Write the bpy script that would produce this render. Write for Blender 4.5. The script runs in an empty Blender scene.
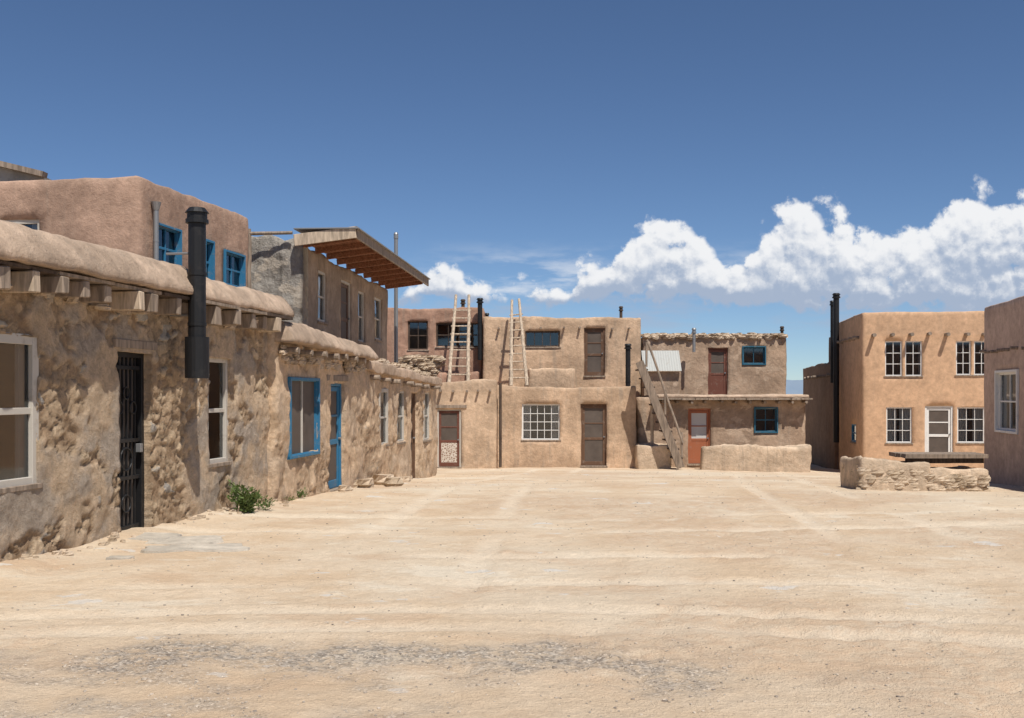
import bpy, math, random
from mathutils import Vector, noise
random.seed(7)
F=1050.0; CX=512.0; HY=393.0; CH=1.6
scene=bpy.context.scene
D2=Vector((0.1562,0.9877,0)); E2=Vector((0.9877,-0.1562,0))

# ------------------------------------------------------------------ node helpers
def mat_new(name):
    m=bpy.data.materials.new(name); m.use_nodes=True
    nt=m.node_tree; nt.nodes.clear()
    return m,nt
def N(nt,typ,props=None,**ins):
    n=nt.nodes.new(typ)
    if props:
        for k,v in props.items(): setattr(n,k,v)
    for k,v in ins.items():
        key=k.replace('_',' ') if not k.startswith('i') or not k[1:].isdigit() else int(k[1:])
        s=n.inputs[key]
        if isinstance(v,bpy.types.NodeSocket): nt.links.new(v,s)
        else: s.default_value=v
    return n
def M(nt,op,a,b=None,c=None,clamp=False):
    n=nt.nodes.new('ShaderNodeMath'); n.operation=op; n.use_clamp=clamp
    for i,v in enumerate((a,b,c)):
        if v is None: continue
        if isinstance(v,bpy.types.NodeSocket): nt.links.new(v,n.inputs[i])
        else: n.inputs[i].default_value=v
    return n.outputs[0]
def MR(nt,v,a,b,c=0.0,d=1.0,typ='SMOOTHSTEP'):
    n=nt.nodes.new('ShaderNodeMapRange'); n.interpolation_type=typ
    nt.links.new(v,n.inputs[0])
    n.inputs[1].default_value=a;n.inputs[2].default_value=b;n.inputs[3].default_value=c;n.inputs[4].default_value=d
    return n.outputs[0]
def MIX(nt,f,a,b,blend='MIX'):
    n=nt.nodes.new('ShaderNodeMix'); n.data_type='RGBA'; n.blend_type=blend
    for s,v in ((n.inputs[0],f),(n.inputs[6],a),(n.inputs[7],b)):
        if isinstance(v,bpy.types.NodeSocket): nt.links.new(v,s)
        else:
            s.default_value = v if not isinstance(v,(tuple,list)) else (v[0],v[1],v[2],1)
    return n.outputs[2]
def POS(nt,scale=(1,1,1)):
    g=nt.nodes.new('ShaderNodeNewGeometry')
    m=nt.nodes.new('ShaderNodeMapping'); m.inputs['Scale'].default_value=scale
    nt.links.new(g.outputs['Position'],m.inputs[0])
    return m.outputs[0]
def NOISE(nt,vec,scale,detail=3,rough=0.55,dist=0.0):
    n=N(nt,'ShaderNodeTexNoise',None,Vector=vec,Scale=scale,Detail=detail,Roughness=rough)
    if dist: n.inputs['Distortion'].default_value=dist
    return n.outputs[0]
def GREY(nt,col,nn,k):
    f=M(nt,'MULTIPLY_ADD',nn,k,1-k/2); g=nt.nodes.new('ShaderNodeCombineColor')
    for i in range(3): nt.links.new(f,g.inputs[i])
    return MIX(nt,1.0,col,g.outputs[0],'MULTIPLY')
def OUT(nt,col,rough=0.9,bump=None,bstr=0.5,bdist=0.02,metal=0.0,spec=0.2):
    p=nt.nodes.new('ShaderNodeBsdfPrincipled')
    for k,v in (('Base Color',col),('Roughness',rough),('Metallic',metal),('Specular IOR Level',spec)):
        s=p.inputs[k]
        if isinstance(v,bpy.types.NodeSocket): nt.links.new(v,s)
        else: s.default_value=(v[0],v[1],v[2],1) if isinstance(v,(tuple,list)) else v
    if bump is not None:
        b=nt.nodes.new('ShaderNodeBump'); b.inputs['Strength'].default_value=bstr; b.inputs['Distance'].default_value=bdist
        nt.links.new(bump,b.inputs['Height']); nt.links.new(b.outputs[0],p.inputs['Normal'])
    o=nt.nodes.new('ShaderNodeOutputMaterial'); nt.links.new(p.outputs[0],o.inputs[0])
    return p
def mul(c,k): return tuple(min(1,x*k) for x in c)

def adobe(name,c,var=0.20,grey=(0.34,0.28,0.22),stain=0.5,bdist=0.03,patch=None):
    m,nt=mat_new(name)
    p=POS(nt)
    n1=NOISE(nt,p,0.9,4,0.65); n2=NOISE(nt,p,5.5,7,0.76); 
    ps=POS(nt,(3.2,3.2,0.28)); st=NOISE(nt,ps,1.6,3,0.65)
    col=MIX(nt,MR(nt,n1,0.38,0.62),mul(c,1-var),mul(c,1+var*0.6))
    col=MIX(nt,M(nt,'MULTIPLY',MR(nt,st,0.5,0.75),stain),col,mul(grey,0.9))
    if patch is not None:
        n4=NOISE(nt,POS(nt,(1,1,1.4)),1.3,4,0.6)
        col=MIX(nt,MR(nt,n4,0.54,0.57),col,patch)
    col=GREY(nt,col,n2,1.2)
    OUT(nt,col,0.95,n2,1.0,bdist*1.4,spec=0.08)
    return m
def wood(name,c,var=0.35,rough=0.85,axis=(6,6,0.8)):
    m,nt=mat_new(name); p=POS(nt,axis)
    n1=NOISE(nt,p,3,4,0.65)
    col=MIX(nt,MR(nt,n1,0.3,0.7),mul(c,1-var),mul(c,1+var))
    OUT(nt,col,rough,n1,0.5,0.01,spec=0.2); return m
def paint(name,c,rough=0.55,wear=0.25,metal=0):
    m,nt=mat_new(name); n=NOISE(nt,POS(nt),7,4,0.7)
    col=MIX(nt,MR(nt,n,0.52,0.72,0,wear),c,(0.30,0.25,0.2))
    OUT(nt,col,rough,metal=metal,spec=0.35); return m

MAT={}
MAT['adobeF']=adobe('adobe_plaster_tan',(0.54,0.38,0.255))
MAT['adobeF1']=adobe('adobe_plaster_light',(0.57,0.41,0.28))
MAT['adobeF3']=adobe('adobe_plaster_red',(0.42,0.255,0.18))
MAT['adobeG']=adobe('adobe_plaster_brown',(0.40,0.285,0.20),patch=(0.46,0.34,0.245))
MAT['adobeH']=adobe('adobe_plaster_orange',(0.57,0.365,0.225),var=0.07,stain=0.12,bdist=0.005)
MAT['adobeHshade']=adobe('adobe_plaster_painted_shade',(0.20,0.13,0.09),var=0.1,stain=0.2,bdist=0.012)  # house H plaster, rear wing's shade painted in as a darker colour
MAT['adobeI']=adobe('adobe_plaster_pink',(0.50,0.365,0.29),var=0.1,stain=0.2,bdist=0.01)
MAT['adobeB']=adobe('adobe_plaster_rose',(0.42,0.28,0.205),stain=0.3,bdist=0.02)
MAT['cement']=adobe('grey_cement_stucco',(0.46,0.42,0.37),grey=(0.20,0.18,0.155),stain=0.9,patch=(0.52,0.45,0.37),bdist=0.09)
MAT['greyroof']=adobe('grey_roofing',(0.34,0.32,0.29),stain=0.2,bdist=0.01)
MAT['adobeC']=adobe('brown_stucco',(0.38,0.295,0.225),stain=0.6)
MAT['coping']=adobe('mud_coping',(0.50,0.37,0.27),bdist=0.04,stain=0.35)
MAT['lowwall']=adobe('adobe_low_wall_plaster',(0.60,0.46,0.33),bdist=0.04)
MAT['slab']=adobe('flagstone',(0.52,0.46,0.38),stain=0.2,bdist=0.02)
MAT['roof']=adobe('roof_dirt',(0.38,0.27,0.18))
MAT['wood']=wood('weathered_wood',(0.27,0.21,0.16))
MAT['woodpale']=wood('pale_wood',(0.48,0.38,0.28))
MAT['wooddark']=wood('dark_wood',(0.085,0.06,0.045))
MAT['plankred']=wood('red_plank',(0.26,0.12,0.07),axis=(8,0.8,8))
MAT['white']=paint('white_paint',(0.72,0.70,0.66))
MAT['cream']=paint('aged_cream_paint',(0.50,0.46,0.40),wear=0.5)
MAT['blue']=paint('turquoise_paint',(0.03,0.16,0.29),wear=0.5)
MAT['bluedk']=paint('dark_teal_paint',(0.025,0.11,0.17),wear=0.4)
MAT['black']=paint('black_iron',(0.012,0.012,0.013),0.5,0.04)
MAT['pipegrey']=paint('galvanised_pipe',(0.28,0.28,0.28),0.45,0.2,0.5)
MAT['brown']=paint('brown_paint',(0.13,0.07,0.04),0.6,0.4)
MAT['red']=paint('red_paint',(0.15,0.055,0.035),0.6,0.35)
MAT['orange']=paint('orange_paint',(0.36,0.12,0.055),0.6,0.35)
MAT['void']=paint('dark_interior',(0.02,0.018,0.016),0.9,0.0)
MAT['curtain']=paint('curtain_cloth',(0.55,0.53,0.50),0.95,0.0)
MAT['sheet']=paint('pale_metal_sheet',(0.42,0.42,0.39),0.6,0.4)
def mk_lace():
    m,nt=mat_new('lace_panel')
    v=N(nt,'ShaderNodeTexVoronoi',{'feature':'DISTANCE_TO_EDGE'},Vector=POS(nt),Scale=13.0)
    OUT(nt,MIX(nt,MR(nt,v.outputs[0],0.08,0.2),(0.62,0.56,0.48),(0.30,0.20,0.15)),0.8); return m
MAT['lace']=mk_lace()
def mk_screen():
    m,nt=mat_new('insect_screen')
    n=NOISE(nt,POS(nt),3,3)
    OUT(nt,MIX(nt,n,(0.07,0.055,0.045),(0.15,0.12,0.10)),0.6); return m
MAT['screen']=mk_screen()
def mk_glass():
    m,nt=mat_new('window_glass')
    t=N(nt,'ShaderNodeBsdfTransparent',None,Color=(0.75,0.78,0.8,1))
    g=N(nt,'ShaderNodeBsdfGlossy',None,Color=(0.9,0.95,1,1),Roughness=0.05)
    fr=N(nt,'ShaderNodeFresnel',None,IOR=1.5)
    f=M(nt,'ADD',fr.outputs[0],0.06,clamp=True)
    x=N(nt,'ShaderNodeMixShader',None,i0=f,i1=t.outputs[0],i2=g.outputs[0])
    o=nt.nodes.new('ShaderNodeOutputMaterial'); nt.links.new(x.outputs[0],o.inputs[0]); return m
MAT['glass']=mk_glass()
def mk_stonewall(name,s1,s2,s3,mo,p1,p2,bd=0.08):
    m,nt=mat_new(name); p=POS(nt)
    a=nt.nodes.new('ShaderNodeAttribute'); a.attribute_name='tint'
    sp=N(nt,'ShaderNodeSeparateColor',None,i0=a.outputs['Color'])
    mort,rnd,pl=sp.outputs[0],sp.outputs[1],sp.outputs[2]
    n2=NOISE(nt,p,9,7,0.78); n1=NOISE(nt,p,1.4,4,0.6)
    st=MIX(nt,rnd,s1,s2)
    st=MIX(nt,MR(nt,rnd,0.90,0.95),st,s3)
    col=MIX(nt,MR(nt,mort,0.35,0.9),st,mo)
    plc=MIX(nt,MR(nt,n1,0.44,0.6),p1,p2)
    col=MIX(nt,pl,col,plc)
    col=GREY(nt,col,n2,1.6)
    OUT(nt,col,0.95,n2,1.0,bd,spec=0.06); return m
MAT['stonewall']=mk_stonewall('rubble_stone_wall',(0.40,0.275,0.175),(0.72,0.55,0.37),(0.50,0.45,0.39),(0.40,0.30,0.205),(0.60,0.45,0.31),(0.45,0.37,0.295))
MAT['stonewallD']=mk_stonewall('mud_plastered_stone_wall',(0.42,0.295,0.195),(0.70,0.52,0.35),(0.52,0.45,0.37),(0.44,0.33,0.225),(0.63,0.46,0.31),(0.53,0.40,0.285),0.05)
def mk_rock():
    m,nt=mat_new('sandstone_rock'); p=POS(nt)
    n1=NOISE(nt,p,2.5,2); n2=NOISE(nt,p,18,5,0.7)
    col=MIX(nt,MR(nt,n1,0.3,0.7),(0.38,0.29,0.20),(0.58,0.46,0.34))
    col=GREY(nt,col,n2,1.0)
    OUT(nt,col,0.95,n2,0.8,0.03); return m
MAT['rock']=mk_rock()
def mk_peb():
    m,nt=mat_new('pebble_stone'); v=N(nt,'ShaderNodeTexVoronoi',None,Vector=POS(nt),Scale=25.0)
    sp=N(nt,'ShaderNodeSeparateColor',None,i0=v.outputs['Color'])
    OUT(nt,MIX(nt,sp.outputs[0],(0.24,0.20,0.165),(0.62,0.52,0.41)),0.95); return m
MAT['peb']=mk_peb()
def mk_leaf():
    m,nt=mat_new('desert_leaf'); n=NOISE(nt,POS(nt),14,2)
    OUT(nt,MIX(nt,n,(0.05,0.09,0.02),(0.15,0.19,0.06)),0.7); return m
MAT['leaf']=mk_leaf()

# ------------------------------------------------------------------ mesh helpers
def mesh_obj(name,verts,faces,mats,midx=None,parent=None,smooth=False,bevel=0):
    me=bpy.data.meshes.new(name); me.from_pydata([tuple(v) for v in verts],[],faces)
    for m in mats: me.materials.append(MAT[m])
    if midx: me.polygons.foreach_set('material_index',midx)
    if smooth: me.polygons.foreach_set('use_smooth',[True]*len(faces))
    me.update()
    o=bpy.data.objects.new(name,me); scene.collection.objects.link(o)
    if parent: o.parent=parent
    if bevel:
        b=o.modifiers.new('bevel','BEVEL'); b.width=bevel; b.segments=1; b.limit_method='ANGLE'
    return o
def set_attr(o,name,cols):
    at=o.data.color_attributes.new(name,'FLOAT_COLOR','POINT'); fl=[]
    for c in cols: fl+= [c[0],c[1],c[2],1.0]
    at.data.foreach_set('color',fl)
def empty(name,loc=None):
    e=bpy.data.objects.new(name,None); scene.collection.objects.link(e); e.empty_display_size=0.3
    return e
class MB:
    def __init__(s): s.v=[];s.f=[];s.m=[];s.mats=[]
    def mi(s,m):
        if m not in s.mats: s.mats.append(m)
        return s.mats.index(m)
    def box(s,o,t,n,u0,u1,d0,d1,z0,z1,mat,jit=0):
        Z=Vector((0,0,1)); b=len(s.v)
        for z in (z0,z1):
            for (u,d) in ((u0,d0),(u1,d0),(u1,d1),(u0,d1)):
                j=Vector((random.uniform(-jit,jit),random.uniform(-jit,jit),random.uniform(-jit,jit))) if jit else Vector((0,0,0))
                s.v.append(o+t*u+n*d+Z*z+j)
        k=s.mi(mat)
        for q in ((0,1,2,3),(7,6,5,4),(0,4,5,1),(1,5,6,2),(2,6,7,3),(3,7,4,0)):
            s.f.append(tuple(b+i for i in q)); s.m.append(k)
    def obox(s,p0,p1,w,h,mat,up=Vector((0,0,1))):
        d=(p1-p0); d.normalize(); sd=d.cross(up); sd.normalize(); u=sd.cross(d)
        b=len(s.v)
        for e in (p0,p1):
            for a,c in ((-1,-1),(1,-1),(1,1),(-1,1)): s.v.append(e+sd*a*w/2+u*c*h/2)
        k=s.mi(mat)
        for q in ((3,2,1,0),(4,5,6,7),(0,1,5,4),(1,2,6,5),(2,3,7,6),(3,0,4,7)):
            s.f.append(tuple(b+i for i in q)); s.m.append(k)
    def cyl(s,p0,p1,r0,r1,mat,seg=10,wob=0,rings=1):
        d=(p1-p0).normalized(); a=d.orthogonal().normalized(); c=d.cross(a); k=s.mi(mat); b=len(s.v)
        for j in range(rings+1):
            f=j/rings; cc=p0.lerp(p1,f)
            if wob and 0<j<rings: cc=cc+Vector((random.uniform(-wob,wob),random.uniform(-wob,wob),0))
            r=r0+(r1-r0)*f
            for i in range(seg):
                th=2*math.pi*i/seg; rr=r*(1+ (random.uniform(-0.06,0.06) if wob else 0))
                s.v.append(cc+a*math.cos(th)*rr+c*math.sin(th)*rr)
        for j in range(rings):
            for i in range(seg):
                i2=(i+1)%seg; s.f.append((b+j*seg+i,b+j*seg+i2,b+(j+1)*seg+i2,b+(j+1)*seg+i)); s.m.append(k)
        s.f.append(tuple(b+i for i in reversed(range(seg)))); s.m.append(k)
        s.f.append(tuple(b+rings*seg+i for i in range(seg))); s.m.append(k)
    def quad(s,a,b_,c,d,mat):
        b=len(s.v); s.v+= [a,b_,c,d]; s.f.append((b,b+1,b+2,b+3)); s.m.append(s.mi(mat))
    def obj(s,name,parent=None,bevel=0,smooth=False):
        return mesh_obj(name,s.v,s.f,s.mats,s.m,parent,smooth,bevel)

def PX(px,Y): return (px-CX)*Y/F
def PZ(py,Y): return CH+(HY-py)*Y/F
def W(px,py,Y): return Vector((PX(px,Y),Y,PZ(py,Y)))

def vnoise(p,amp):
    q=Vector((p.x,p.y,p.z))
    return noise.noise_vector(q*0.7)*amp*1.0+noise.noise_vector(q*2.3+Vector((9,3,1)))*amp*0.6+noise.noise_vector(q*6)*amp*0.35
def fill(br,sp):
    br=sorted(br); out=[br[0]]
    for b in br[1:]:
        if b-out[-1]<0.002: continue
        a=out[-1]; n=max(1,math.ceil((b-a)/sp))
        for i in range(1,n+1): out.append(a+(b-a)*i/n)
    return out
def opening(pts,i,px0,px1,py0,py1,depth=0.12,z0=None):
    P=Vector((*pts[i],0)); Q=Vector((*pts[(i+1)%len(pts)],0)); t=(Q-P).normalized(); n=Vector((t.y,-t.x,0))
    def sol(px):
        k=(px-CX)/F; return (k*P.y-P.x)/(t.x-k*t.y)
    a0,a1=sol(px0),sol(px1)
    if a0>a1: a0,a1=a1,a0
    ym=(P+t*(a0+a1)/2).y
    zt=PZ(py0,ym); zb=PZ(py1,ym) if z0 is None else z0
    return dict(e=i,a0=a0,a1=a1,z0=zb,z1=zt,o=P+t*a0,t=t,n=n,w=a1-a0,h=zt-zb,d=depth)
def building(name,pts,tops,zbot,mat,openings=(),r=0.14,par=0.3,drop=0.25,sp=0.22,amp=0.03,parent=None,stone=None,topn=0.05,edgesp=None):
    n=len(pts); P=[Vector((x,y,0)) for x,y in pts]
    T=[(P[(i+1)%n]-P[i]).normalized() for i in range(n)]; L=[(P[(i+1)%n]-P[i]).length for i in range(n)]
    NN=[Vector((t.y,-t.x,0)) for t in T]
    cols=[]
    for i in range(n):
        s_=sp if edgesp is None else edgesp.get(i,0.5)
        br=[r,L[i]-r]+[o['a0'] for o in openings if o['e']==i]+[o['a1'] for o in openings if o['e']==i]
        for a in fill(br,s_):
            f=a/L[i]; cols.append((P[i]+T[i]*a,NN[i],i,a,tops[i]*(1-f)+tops[(i+1)%n]*f))
        j=(i+1)%n; A=P[j]-T[i]*r; B=P[j]; C=P[j]+T[j]*r
        for k in (1,2,3):
            f=k/4; q=A*(1-f)**2+B*2*f*(1-f)+C*f*f; nn=(NN[i]*(1-f)+NN[j]*f).normalized()
            cols.append((q,nn,-1,0,tops[j]))
    zlim=min(tops)-0.25
    rows=fill([zbot,zlim]+[o['z0'] for o in openings]+[o['z1'] for o in openings],sp)
    extra=[(0.5,0.0),(0.88,0.006),(0.97,0.025),(1.0,0.07)]
    nr=len(rows)+len(extra); verts=[];tint=[]
    def tp(q,zt): return zt+noise.noise(Vector((q.x*0.6,q.y*0.6,3.3)))*topn*1.3+noise.noise(Vector((q.x*2.5,q.y*2.5,1.3)))*topn*0.6+noise.noise(Vector((q.x*6.5,q.y*6.5,7.3)))*topn*0.4
    for (q,nn,e,a,zt) in cols:
        zt2=tp(q,zt)
        for z in rows: verts.append([q,z,nn,0])
        for f,off in extra: verts.append([q,zlim+(zt2-zlim)*f,nn,off])
    V=[]
    for q,z,nn,off in verts:
        p=Vector((q.x,q.y,z))-nn*off
        if stone is not None:
            dd,c=stone(p,nn); V.append(p+nn*dd+vnoise(p,amp)); tint.append(c)
        else: V.append(p+vnoise(p,amp)); tint.append((1,1,1))
    nc=len(cols); faces=[]
    for c in range(nc):
        c2=(c+1)%nc
        for r_ in range(nr-1):
            if cols[c][2]>=0 and cols[c][2]==cols[c2][2] and r_<len(rows)-1:
                am=(cols[c][3]+cols[c2][3])/2; zm=(rows[r_]+rows[r_+1])/2; hit=False
                for o in openings:
                    if o['e']==cols[c][2] and o['a0']<am<o['a1'] and o['z0']<zm<o['z1']: hit=True;break
                if hit: continue
            faces.append((c*nr+r_,c2*nr+r_,c2*nr+r_+1,c*nr+r_+1))
    for o in openings:
        cs=[c for c in range(nc) if cols[c][2]==o['e'] and o['a0']-0.003<=cols[c][3]<=o['a1']+0.003]
        rs=[r_ for r_ in range(len(rows)) if o['z0']-0.003<=rows[r_]<=o['z1']+0.003]
        loop=[(cs[0],k) for k in rs]+[(c,rs[-1]) for c in cs[1:]]+[(cs[-1],k) for k in reversed(rs[:-1])]+[(c,rs[0]) for c in reversed(cs[1:-1])]
        base=len(V)
        for c,k in loop:
            V.append(Vector((cols[c][0].x,cols[c][0].y,rows[k]))-o['n']*(o['d']+0.03)); tint.append((1,0.5,1))
        m=len(loop)
        for k in range(m):
            k2=(k+1)%m; a=loop[k][0]*nr+loop[k][1]; b=loop[k2][0]*nr+loop[k2][1]
            faces.append((a,base+k,base+k2,b))
    b1=len(V)
    for (q,nn,e,a,zt) in cols: V.append(Vector((q.x,q.y,tp(q,zt)-0.02))-nn*par); tint.append((1,1,1))
    b2=len(V)
    for (q,nn,e,a,zt) in cols: V.append(Vector((q.x,q.y,min(tops)-drop))-nn*(par+0.02)); tint.append((1,1,1))
    for c in range(nc):
        c2=(c+1)%nc
        faces.append((c*nr+nr-1,c2*nr+nr-1,b1+c2,b1+c)); faces.append((b1+c,b1+c2,b2+c2,b2+c))
    nwall=len(faces)
    faces.append(tuple(b2+c for c in range(nc)))
    o=mesh_obj(name,V,faces,[mat,'roof'],[0]*nwall+[1],parent,True)
    if stone is not None: set_attr(o,'tint',tint)
    return o

SEC_BLOCK=[(-1,0),(0.95,-0.0),(0.99,0.02),(1.0,0.10),(1.03,0.35),(1.0,0.6),(0.97,0.8),(0.92,0.93),(0.82,1.0),(0.3,1.05),(-0.5,1.06),(-1,0.9)]
SEC_APRON=[(-1,0),(1.0,0.0),(1.05,0.02),(1.07,0.12),(1.03,0.25),(0.9,0.42),(0.72,0.62),(0.5,0.83),(0.32,0.96),(0.1,1.03),(-0.4,1.02),(-1,0.8)]
def ledge(name,P0,P1,n,out,zb,zt,mat,parent,amp=0.03,back=0.4,sp=0.12,zb1=None,zt1=None,sec=SEC_BLOCK):
    d=P1-P0; L=d.length; t=d/L; k=max(2,int(L/sp)); V=[];Fc=[]
    zb1=zb if zb1 is None else zb1; zt1=zt if zt1 is None else zt1
    m=len(sec)
    for i in range(k+1):
        f=i/k; a=zb+(zb1-zb)*f; b=zt+(zt1-zt)*f
        q=P0+t*L*f
        w=noise.noise(Vector((q.x*0.8,q.y*0.8,5)))*amp*1.1+noise.noise(Vector((q.x*4,q.y*4,5)))*amp*0.6
        wb=noise.noise(Vector((q.x*1.3,q.y*1.3,15)))*amp*0.7+noise.noise(Vector((q.x*6,q.y*6,5)))*amp*0.5
        wo=noise.noise(Vector((q.y*1.3,q.x,2)))*amp*1.0+noise.noise(Vector((q.y*5,q.x,2)))*amp*0.6
        for (ds,hh) in sec:
            dd=ds*out if ds>0 else ds*back
            p=q+n*dd+Vector((0,0,a+(b-a)*hh)); 
            V.append(p+Vector((0,0,w if hh>0.3 else wb))+n*wo*(1 if dd>0 else 0)+noise.noise_vector(p*5)*amp*0.4)
    for i in range(k):
        for j in range(m):
            j2=(j+1)%m; Fc.append((i*m+j,i*m+j2,(i+1)*m+j2,(i+1)*m+j))
    Fc.append(tuple(range(m-1,-1,-1))); Fc.append(tuple(k*m+j for j in range(m)))
    return mesh_obj(name,V,Fc,[mat],None,parent,True)

def rock_mesh(V,Fc,c,sx,sy,sz,rot=None):
    rr=random.random()*6.28 if rot is None else rot
    ca,sa=math.cos(rr),math.sin(rr); b=len(V); nu,nv=7,4
    off=Vector((random.uniform(0,99),random.uniform(0,99),random.uniform(0,99)))
    pts=[Vector((0,0,-1))]
    for j in range(1,nv):
        ph=-math.pi/2+math.pi*j/nv
        for i in range(nu):
            th=2*math.pi*i/nu+j*0.4; pts.append(Vector((math.cos(th)*math.cos(ph),math.sin(th)*math.cos(ph),math.sin(ph))))
    pts.append(Vector((0,0,1)))
    for p in pts:
        mx=max(abs(p.x),abs(p.y),abs(p.z)); p=p.lerp(p/mx,0.6)
        p=p*(1+0.3*noise.noise(p*1.3+off))
        x,y,z=p.x*sx,p.y*sy,p.z*sz
        V.append(Vector((c[0]+x*ca-y*sa,c[1]+x*sa+y*ca,c[2]+z)))
    for i in range(nu): Fc.append((b,b+1+(i+1)%nu,b+1+i))
    for j in range(nv-2):
        for i in range(nu):
            i2=(i+1)%nu; r0=b+1+j*nu; r1=r0+nu; Fc.append((r0+i,r0+i2,r1+i2,r1+i))
    top=len(V)-1; r0=b+1+(nv-2)*nu
    for i in range(nu): Fc.append((r0+i,r0+(i+1)%nu,top))
def rocks(name,lst,parent=None,mat='rock'):
    V=[];Fc=[]
    for l in lst: rock_mesh(V,Fc,*l)
    return mesh_obj(name,V,Fc,[mat],None,parent,False)

def window(O,parent,frame='white',sash=None,nx=1,nz=2,fw=0.06,curtain=0.0,trim=False,name='window',glass='glass',mw=0.025,tw=0.035):
    sash=sash or frame; b=MB(); o,t,n=O['o'],O['t'],O['n']; w,h,z0,z1=O['w'],O['h'],O['z0'],O['z1']; d=-O['d']
    e=0.03
    def bx(u0,u1,d0,d1,a,c,m): b.box(o,t,n,u0,u1,d+d0,d+d1,a,c,m)
    bx(-e,fw,0,0.06,z0-e,z1+e,frame); bx(w-fw,w+e,0,0.06,z0-e,z1+e,frame)
    bx(fw,w-fw,0,0.058,z1-fw,z1+e,frame); bx(fw,w-fw,0,0.058,z0-e,z0+fw,frame)
    iw=w-2*fw; ih=h-2*fw
    for k in range(1,nx):
        u=fw+iw*k/nx; bx(u-mw/2,u+mw/2,0.005,0.045,z0+fw,z1-fw,sash)
    for k in range(1,nz):
        z=z0+fw+ih*k/nz; ww=mw*1.6 if (nz==2) else mw
        bx(fw,w-fw,0.007,0.04,z-ww/2,z+ww/2,sash)
    b.quad(o+t*fw+n*(d+0.015)+Vector((0,0,z0+fw)),o+t*(w-fw)+n*(d+0.015)+Vector((0,0,z0+fw)),o+t*(w-fw)+n*(d+0.015)+Vector((0,0,z1-fw)),o+t*fw+n*(d+0.015)+Vector((0,0,z1-fw)),glass)
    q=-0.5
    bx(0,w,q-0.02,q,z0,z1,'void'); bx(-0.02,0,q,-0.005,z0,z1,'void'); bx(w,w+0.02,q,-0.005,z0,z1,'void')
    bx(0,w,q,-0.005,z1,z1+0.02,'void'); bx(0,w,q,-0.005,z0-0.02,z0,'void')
    if curtain>0:
        m=16
        for side in (0,1):
            cw=w*0.5*curtain
            for k in range(m):
                u0=cw*k/m; u1=cw*(k+1)/m; dd=lambda kk: -0.06+0.02*math.sin(kk*2.2+side)
                if side: U0,U1=w-u1,w-u0; A,B=dd(k+1),dd(k)
                else: U0,U1=u0,u1; A,B=dd(k),dd(k+1)
                b.quad(o+t*U0+n*(d+A)+Vector((0,0,z0)),o+t*U1+n*(d+B)+Vector((0,0,z0)),o+t*U1+n*(d+B)+Vector((0,0,z1)),o+t*U0+n*(d+A)+Vector((0,0,z1)),'curtain')
    if trim:
        dd=O['d']
        for (a0,a1,c0,c1) in ((-tw,0.01,z0-tw,z1+tw),(w-0.01,w+tw,z0-tw,z1+tw),(0.01,w-0.01,z1-0.01,z1+tw-0.002),(0.01,w-0.01,z0-tw+0.002,z0+0.01)):
            bx(a0,a1,dd-0.05,dd+0.045,c0,c1,frame)
    bx(-0.04,w+0.04,0.03,O['d']+0.03,z0-0.045,z0+0.004,'wood' if not trim else frame)
    return b.obj(name,parent,bevel=0.004)
def door(O,parent,frame='brown',panel='screen',rail='brown',style='screen',name='door',low=None,lintel=None,fw=0.06):
    b=MB(); o,t,n=O['o'],O['t'],O['n']; w,z0,z1=O['w'],O['z0'],O['z1']; h=z1-z0; d=-O['d']
    def bx(u0,u1,d0,d1,a,c,m): b.box(o,t,n,u0,u1,d+d0,d+d1,a,c,m)
    bx(-0.03,fw,0,0.07,z0,z1+0.03,frame); bx(w-fw,w+0.03,0,0.07,z0,z1+0.03,frame); bx(fw,w-fw,0,0.068,z1-fw,z1+0.03,frame)
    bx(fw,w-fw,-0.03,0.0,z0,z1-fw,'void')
    rw=0.08
    bx(fw+0.005,fw+rw,0.0,0.04,z0+0.02,z1-fw-0.01,rail); bx(w-fw-rw,w-fw-0.005,0.0,0.04,z0+0.02,z1-fw-0.01,rail)
    ia,ib=fw+rw,w-fw-rw
    bx(ia,ib,0,0.038,z1-fw-0.01-rw,z1-fw-0.01,rail); bx(ia,ib,0,0.038,z0+0.02,z0+0.16,rail)
    bx(ia,ib,0,0.036,z0+h*0.42,z0+h*0.42+0.09,rail); bx(ia,ib,0,0.034,z0+h*0.68,z0+h*0.68+0.04,rail)
    bx(ia,ib,0.002,0.018,z0+0.1,z1-fw-0.05,panel)
    if low: bx(ia,ib,0.018,0.026,z0+0.16,z0+h*0.42,low)
    b.cyl(o+t*(w-fw-rw*0.5)+n*(d+0.04)+Vector((0,0,z0+h*0.47)),o+t*(w-fw-rw*0.5)+n*(d+0.09)+Vector((0,0,z0+h*0.47)),0.025,0.03,'pipegrey',8)
    if lintel: bx(-0.2,w+0.2,-0.02,O['d']+0.03,z1+0.035,z1+0.14,lintel)
    bx(-0.02,w+0.02,0.0,O['d']+0.04,z0-0.05,z0+0.012,'wood')
    return b.obj(name,parent,bevel=0.004)
def vigas(name,parent,P,t,n,avals,z,r=0.07,out=0.3,mat='wood',zfn=None):
    b=MB()
    for a in avals:
        zz=z if zfn is None else zfn(a)
        p=P+t*(a+random.uniform(-0.04,0.04))+Vector((0,0,zz+random.uniform(-0.02,0.02))); rr=r*random.uniform(0.85,1.1); oo=out*random.uniform(0.8,1.15)
        b.cyl(p-n*0.15,p+n*oo+Vector((0,0,random.uniform(-0.02,0.01))),rr,rr*0.92,mat,9,0.004,3)
    return b.obj(name,parent)
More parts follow.
